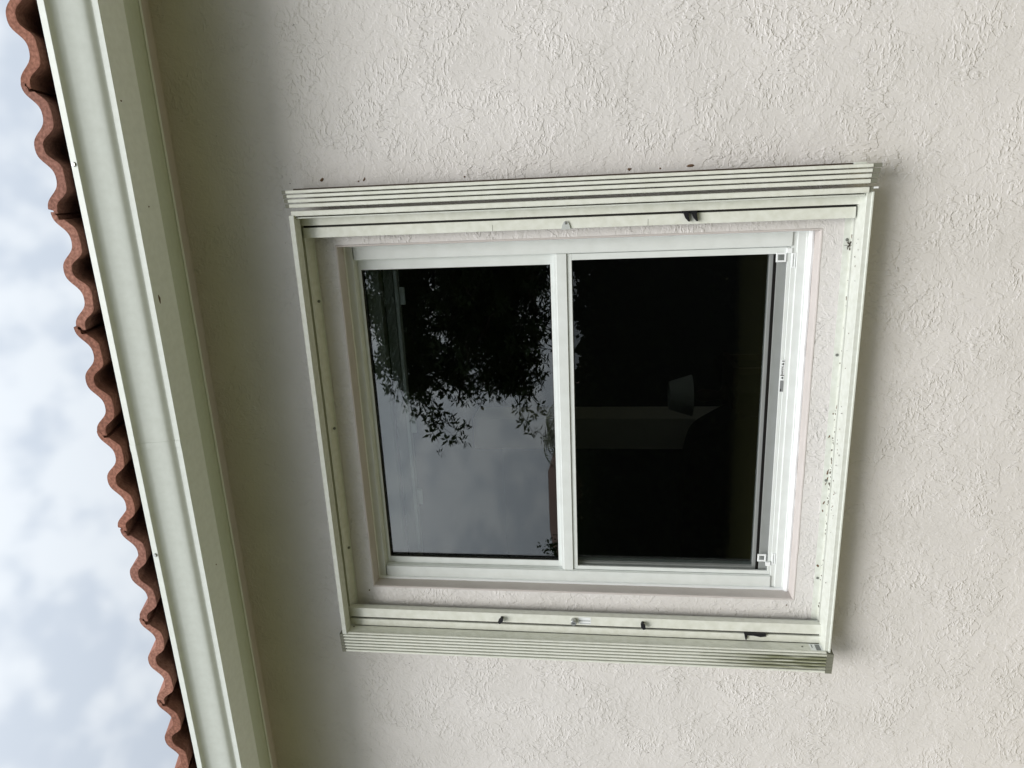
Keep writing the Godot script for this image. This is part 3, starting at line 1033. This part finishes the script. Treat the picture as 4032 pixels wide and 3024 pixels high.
func build_debris() -> void:
	var st := mb()
	for i in 120:
		var x := rng.randf_range(-1.42, -0.14)
		if i < 46:
			x = -0.90 + rng.randfn(0.0, 0.085)
		elif i < 54:
			x = -0.215 + rng.randfn(0.0, 0.02)
		elif i < 76:
			x = -1.02 + rng.randfn(0.0, 0.05)
		x = clampf(x, -1.42, -0.12)
		var r := rng.randf_range(0.0010, 0.0030)
		if i % 7 == 0:
			r = rng.randf_range(0.0025, 0.0045)
		if rng.randf() < 0.7:
			lump(st, Vector3(x, -0.6989, rng.randf_range(0.008, 0.021)), Vector3.UP, r, r * 0.8, rng.randf_range(1.0, 1.9), rng.randf() * 3.0)
		else:
			lump(st, Vector3(x, -0.6995, rng.randf_range(0.040, 0.075)), Vector3.UP, r * 0.75, r * 0.5, rng.randf_range(1.0, 1.7), rng.randf() * 3.0)
	var o := obj("debris", st, M.dirt, self)
	o.set_meta("kind", "stuff")
	tag(o, "dark crumbs of dried leaves and dirt lying in the bottom shutter track", "debris")
	var web := mb()
	for i in 16:
		var a := Vector3(-0.215, -0.6975, 0.014)
		var d := Vector3(rng.randf_range(-1, 1), rng.randf_range(0.1, 0.8), rng.randf_range(-0.2, 0.5)).normalized() * rng.randf_range(0.010, 0.022)
		tube(web, [a, a + d * 0.5 + Vector3(0, 0.002, 0), a + d], [0.0008, 0.0007, 0.0003], 4)
	var sp := obj("dried_spider", web, M.dirt, self)
	tag(sp, "tuft of dried spindly legs in the bottom track near the plain shutter stack", "insect")


# ------------------------------------------------------------------ reflected surroundings
func build_oak() -> void:
	var t := thing("oak_tree", "dark small-leaved tree mirrored in the upper pane, its branches hanging over", "tree", Vector3(2.2, GROUND, 7.2))
	var g := -GROUND
	var st := mb()
	tube(st, [Vector3(0, -0.1, 0), Vector3(0.05, 0.8, 0), Vector3(-0.1, 1.8, -0.1), Vector3(-0.25, 2.6, -0.1)], [0.30, 0.24, 0.20, 0.18], 12)
	obj("trunk", st, M.bark, t)
	var limbs := []
	var ends := [Vector3(-4.75, 3.3, -1.3), Vector3(-4.5, 4.6, -0.4), Vector3(-4.0, 2.9, -1.6), Vector3(-3.2, 5.6, 0.6), Vector3(-2.0, 3.2, -1.9), Vector3(1.8, 4.6, 1.2), Vector3(0.4, 6.0, 0.3), Vector3(2.2, 3.8, -1.2), Vector3(-3.4, 3.8, 1.2), Vector3(-4.2, 3.9, -1.2), Vector3(-3.0, 3.0, -1.2), Vector3(-3.4, 4.4, -0.8), Vector3(-2.6, 2.7, -0.9), Vector3(-2.6, 4.9, -1.3), Vector3(-3.6, 2.75, -0.4), Vector3(-4.5, 2.5, -1.4), Vector3(-3.8, 2.3, -1.4), Vector3(-3.2, 2.4, -1.2), Vector3(-4.7, 2.6, -1.2), Vector3(-4.75, 3.9, -1.2), Vector3(-4.2, 3.2, -0.6)]
	for e in ends:
		var path := []
		var rad := []
		var base := Vector3(-0.22, 2.5, -0.1)
		for k in 9:
			var u := k / 8.0
			var p: Vector3 = base.lerp(e, u) + Vector3(0, sin(u * PI) * 0.55, 0) + Vector3(rng.randf_range(-1, 1), rng.randf_range(-1, 1), rng.randf_range(-1, 1)) * 0.10 * u
			path.append(p)
			rad.append(lerpf(0.12, 0.012, pow(u, 0.7)))
		st = mb()
		tube(st, path, rad, 7)
		obj("limb", st, M.bark, t)
		limbs.append(path)
	# twigs: bare sticks plus leafy sprays hanging from the limbs
	st = mb()
	var sprays := []
	for path in limbs:
		for k in 92:
			var u := pow(rng.randf(), 0.75) * 7.99
			var i := int(u)
			var a: Vector3 = (path[i] as Vector3).lerp(path[i + 1], u - i)
			var d := Vector3(rng.randf_range(-1, 1), rng.randf_range(-0.75, 0.75), rng.randf_range(-1, 1)).normalized()
			var ln := rng.randf_range(0.35, 0.95)
			var mid := a + d * ln * 0.5 + Vector3(0, 0.05, 0)
			var e := a + d * ln + Vector3(0, -0.10, 0)
			tube(st, [a, mid, e], [0.010, 0.006, 0.002], 4)
			for j in 10:
				var q: float = rng.randf_range(0.15, 1.0)
				var p: Vector3 = a.lerp(mid, q * 2.0) if q < 0.5 else mid.lerp(e, q * 2.0 - 1.0)
				sprays.append(p + Vector3(rng.randf_range(-1, 1), rng.randf_range(-1, 1), rng.randf_range(-1, 1)) * 0.13)
	obj("twig", st, M.bark, t).set_meta("kind", "stuff")
	var spray := mb()
	for k in 11:
		var az := TAU * k / 11.0 * 2.4
		var el := rng.randf_range(-0.6, 0.9)
		var d := Vector3(cos(az) * cos(el), sin(el), sin(az) * cos(el))
		var side := d.cross(Vector3(0.3, 1, 0.2)).normalized()
		var a := d * 0.008 + Vector3(0, 0.02 * (k % 5) - 0.04, 0)
		var ln := rng.randf_range(0.07, 0.105)
		var wd := rng.randf_range(0.015, 0.021)
		var m := a + d * ln * 0.5
		tri(spray, a, m + side * wd, a + d * ln, d.cross(side))
		tri(spray, a, a + d * ln, m - side * wd, d.cross(side))
	var mm := MultiMesh.new()
	mm.transform_format = MultiMesh.TRANSFORM_3D
	mm.mesh = spray.commit()
	mm.instance_count = sprays.size()
	for i in sprays.size():
		var bs := Basis.from_euler(Vector3(rng.randf() * 0.9 - 0.45, rng.randf() * TAU, rng.randf() * 0.9 - 0.45)).scaled(Vector3.ONE * rng.randf_range(0.8, 1.25))
		mm.set_instance_transform(i, Transform3D(bs, sprays[i]))
	var mi := MultiMeshInstance3D.new()
	mi.name = "foliage"
	mi.multimesh = mm
	mi.material_override = M.oak_leaf
	mi.set_meta("kind", "stuff")
	t.add_child(mi)
	if g < 0.0:
		t.position.y = g


func build_palm() -> void:
	var t := thing("palm_tree", "palm with a drooping crown mirrored low in the upper pane", "palm", Vector3(-5.35, GROUND, 12.0))
	var st := mb()
	tube(st, [Vector3(0, -0.1, 0), Vector3(0.05, 1.2, 0), Vector3(0.02, 2.75, 0)], [0.16, 0.12, 0.10], 10)
	obj("trunk", st, M.bark, t)
	for k in 16:
		var az := TAU * k / 16.0 + rng.randf_range(-0.2, 0.2)
		var out := Vector3(cos(az), 0, sin(az))
		var lift := rng.randf_range(0.1, 0.75)
		st = mb()
		var c := Vector3(0.02, 2.75, 0)
		var pts := []
		for i in 8:
			var u := i / 7.0
			pts.append(c + out * u * 0.95 + Vector3(0, lift * u - 1.05 * u * u, 0))
		for i in range(1, 8):
			var p: Vector3 = pts[i]
			var d: Vector3 = (p - (pts[i - 1] as Vector3)).normalized()
			var sd := d.cross(Vector3.UP).normalized()
			for s in [-1.0, 1.0]:
				for j in 2:
					var q := p - d * 0.07 * j
					var tip: Vector3 = q + (sd * s + d * 0.7 + Vector3(0, -0.35, 0)).normalized() * 0.34 * (1.1 - 0.6 * absf(i / 7.0 - 0.5))
					tri(st, q, q + d * 0.03, tip, Vector3.UP)
		tube(st, pts, [0.012, 0.011, 0.010, 0.008, 0.007, 0.006, 0.004, 0.002], 4)
		obj("frond", st, M.palm_leaf, t)


func build_neighbour() -> void:
	var h := thing("neighbour_house", "low house with a brown hip roof mirrored beside the meeting rail", "house", Vector3(-9.5, GROUND, 17.0))
	var st := mb()
	box(st, Vector3(-4, 0, -2.5), Vector3(3.4, 2.35, 4), 0.02)
	obj("wall", st, M.far_wall, h)
	st = mb()
	var e := [Vector3(-4.5, 2.3, -3), Vector3(3.9, 2.3, -3), Vector3(3.9, 2.3, 4.5), Vector3(-4.5, 2.3, 4.5)]
	var r := [Vector3(-1.2, 3.35, 0.75), Vector3(0.8, 3.35, 0.75)]
	quad(st, e[0], e[1], r[1], r[0], Vector3(0, 1, -1))
	quad(st, e[3], e[2], r[1], r[0], Vector3(0, 1, 1))
	tri(st, e[0], e[3], r[0], Vector3(-1, 1, 0))
	tri(st, e[1], e[2], r[1], Vector3(1, 1, 0))
	quad(st, e[0], e[1], e[2], e[3], Vector3.DOWN)
	obj("roof", st, M.far_roof, h)
	for x in [-2.6, 0.8]:
		var f := box_obj("window", Vector3(x, 0.9, -2.56), Vector3(x + 1.2, 2.0, -2.49), M.bright_white, h)
		box_obj("pane", Vector3(x + 0.06, 0.96, -2.58), Vector3(x + 1.14, 1.94, -2.565), M.dark_window, f)


func build_shrubs() -> void:
	var n := 0
	for s in [[-5.95, 8.0, 2.55, "taller rounded dark shrub mirrored in the far corner of the upper pane"], [-7.1, 9.2, 2.3, "lower dark shrub mirrored behind the taller rounded one"]]:
		var t := thing("shrub", s[3], "shrub", Vector3(s[0], GROUND, s[1]), "shrubs across the lawn")
		var st := mb()
		for k in 5:
			var a := TAU * k / 5.0
			tube(st, [Vector3(0, -0.05, 0), Vector3(cos(a) * 0.2, s[2] * 0.4, sin(a) * 0.2), Vector3(cos(a) * 0.45, s[2] * 0.8, sin(a) * 0.45)], [0.03, 0.02, 0.006], 5)
		obj("stem", st, M.bark, t)
		st = mb()
		for k in 7000:
			var d := Vector3(rng.randfn(), rng.randfn(), rng.randfn()).normalized() * pow(rng.randf(), 0.4)
			var bump := 1.0 + 0.22 * sin(d.x * 7.0 + n) * cos(d.z * 6.0)
			var p := Vector3(d.x * 0.62 * bump, s[2] * 0.56 + d.y * s[2] * 0.44 * bump, d.z * 0.62 * bump)
			var q := Vector3(rng.randf_range(-1, 1), rng.randf_range(-1, 1), rng.randf_range(-1, 1)).normalized() * 0.06
			var side := q.cross(Vector3(rng.randf(), rng.randf(), 1)).normalized() * 0.02
			tri(st, p, p + q * 0.5 + side, p + q, Vector3.UP)
			tri(st, p, p + q, p + q * 0.5 - side, Vector3.UP)
		obj("foliage", st, M.oak_leaf, t).set_meta("kind", "stuff")
		n += 1


func build_hedge() -> void:
	var h := thing("hedge", "dark clipped hedge across the lawn, mirrored in the lower pane", "hedge", Vector3(-3.5, GROUND, 6.4))
	var st := mb()
	for k in 40:
		var x := -9.5 + 19.0 * k / 39.0
		tube(st, [Vector3(x, -0.05, 0), Vector3(x + rng.randf_range(-0.1, 0.1), 0.9, rng.randf_range(-0.1, 0.1)), Vector3(x + rng.randf_range(-0.25, 0.25), 1.75, rng.randf_range(-0.25, 0.25))], [0.03, 0.022, 0.008], 5)
	obj("stem", st, M.bark, h).set_meta("kind", "stuff")
	st = mb()
	for k in 90000:
		var u := Vector3(rng.randf_range(-10, 10), rng.randf_range(0.05, 1.9), rng.randf_range(-0.55, 0.55))
		u.y += 0.06 * sin(u.x * 3.1) + 0.05 * sin(u.x * 7.7)
		var q := Vector3(rng.randf_range(-1, 1), rng.randf_range(-1, 1), rng.randf_range(-1, 1)).normalized() * 0.085
		var side := q.cross(Vector3(rng.randf(), rng.randf(), 1)).normalized() * 0.030
		tri(st, u, u + q * 0.5 + side, u + q, Vector3.UP)
		tri(st, u, u + q, u + q * 0.5 - side, Vector3.UP)
	for k in 5200:
		var u := Vector3(rng.randf_range(-10, 10), rng.randf_range(0.0, 1.72), rng.randf_range(-0.25, 0.25))
		var q := Vector3(rng.randf_range(-1, 1), rng.randf_range(-1, 1), rng.randf_range(-0.3, 0.3)).normalized() * 0.30
		var side := q.cross(Vector3(rng.randf_range(-0.2, 0.2), rng.randf_range(-0.2, 0.2), 1)).normalized() * 0.11
		tri(st, u, u + q * 0.5 + side, u + q, Vector3.UP)
		tri(st, u, u + q, u + q * 0.5 - side, Vector3.UP)
	obj("foliage", st, M.oak_leaf, h).set_meta("kind", "stuff")


func build_blind() -> void:
	var b := thing("window_blind", "pale window blind drawn up to the top, faint inside the upper pane", "blind", Vector3(-0.778, 0.80, -0.18))
	box_obj("headrail", Vector3(-0.60, -0.036, -0.02), Vector3(0.60, 0.010, 0.02), M.blind_slat, b, 0.003)
	for i in 7:
		var y := -0.0530 - 0.0046 * i
		var st := mb()
		extrude(st, PackedVector2Array([Vector2(-0.018, y), Vector2(0.0, y + 0.0022), Vector2(0.018, y), Vector2(0.018, y - 0.0014), Vector2(0.0, y + 0.0008), Vector2(-0.018, y - 0.0014)]), -0.60, 0.60, 0)
		obj("slat", st, M.blind_slat, b)
	box_obj("bottom_rail", Vector3(-0.60, -0.098, -0.014), Vector3(0.60, -0.086, 0.014), M.blind_slat, b, 0.002)
	for x in [-0.335, -0.05, 0.42]:
		box_obj("cord_tassel", Vector3(x - 0.03, -0.118, -0.004), Vector3(x + 0.03, -0.0985, 0.004), M.blind_slat, b, 0.003)


func build_furniture() -> void:
	var fy := GROUND + 0.1
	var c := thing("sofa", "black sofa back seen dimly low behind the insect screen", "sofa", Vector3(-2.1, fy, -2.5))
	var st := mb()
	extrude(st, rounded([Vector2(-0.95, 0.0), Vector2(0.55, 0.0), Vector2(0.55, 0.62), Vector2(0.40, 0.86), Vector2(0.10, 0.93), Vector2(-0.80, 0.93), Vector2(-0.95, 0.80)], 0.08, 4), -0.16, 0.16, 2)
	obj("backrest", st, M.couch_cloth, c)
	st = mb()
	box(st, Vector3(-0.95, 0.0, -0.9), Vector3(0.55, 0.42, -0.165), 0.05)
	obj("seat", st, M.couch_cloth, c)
	for x in [[-1.12, -0.955], [0.555, 0.72]]:
		st = mb()
		box(st, Vector3(x[0], 0.0, -0.9), Vector3(x[1], 0.60, 0.14), 0.05)
		obj("armrest", st, M.couch_cloth, c)
	var tb := thing("side_table", "small dark side table below the pale lampshade", "table", Vector3(-1.48, fy, -2.75))
	box_obj("tabletop", Vector3(-0.22, 0.56, -0.22), Vector3(0.22, 0.60, 0.22), M.wood_dark, tb, 0.005)
	for x in [-0.19, 0.19]:
		for z in [-0.19, 0.19]:
			box_obj("leg", Vector3(x - 0.02, 0, z - 0.02), Vector3(x + 0.02, 0.5598, z + 0.02), M.wood_dark, tb, 0.003)
	var lp := thing("table_lamp", "table lamp with a pale cone shade behind the lower pane", "lamp", Vector3(-1.52, fy + 0.601, -2.75))
	st = mb()
	tube(st, [Vector3(0, 0, 0), Vector3(0, 0.02, 0), Vector3(0, 0.05, 0), Vector3(0, 0.16, 0), Vector3(0, 0.24, 0)], [0.07, 0.07, 0.03, 0.05, 0.012], 16)
	obj("base", st, M.wood_dark, lp)
	st = mb()
	for k in 24:
		var a := TAU * k / 24.0
		var b2 := TAU * (k + 1) / 24.0
		quad(st, Vector3(cos(a) * 0.15, 0.24, sin(a) * 0.15), Vector3(cos(b2) * 0.15, 0.24, sin(b2) * 0.15), Vector3(cos(b2) * 0.10, 0.40, sin(b2) * 0.10), Vector3(cos(a) * 0.10, 0.40, sin(a) * 0.10), Vector3(cos(a), 0.3, sin(a)))
	obj("lamp_shade", st, M.shade_cloth, lp)
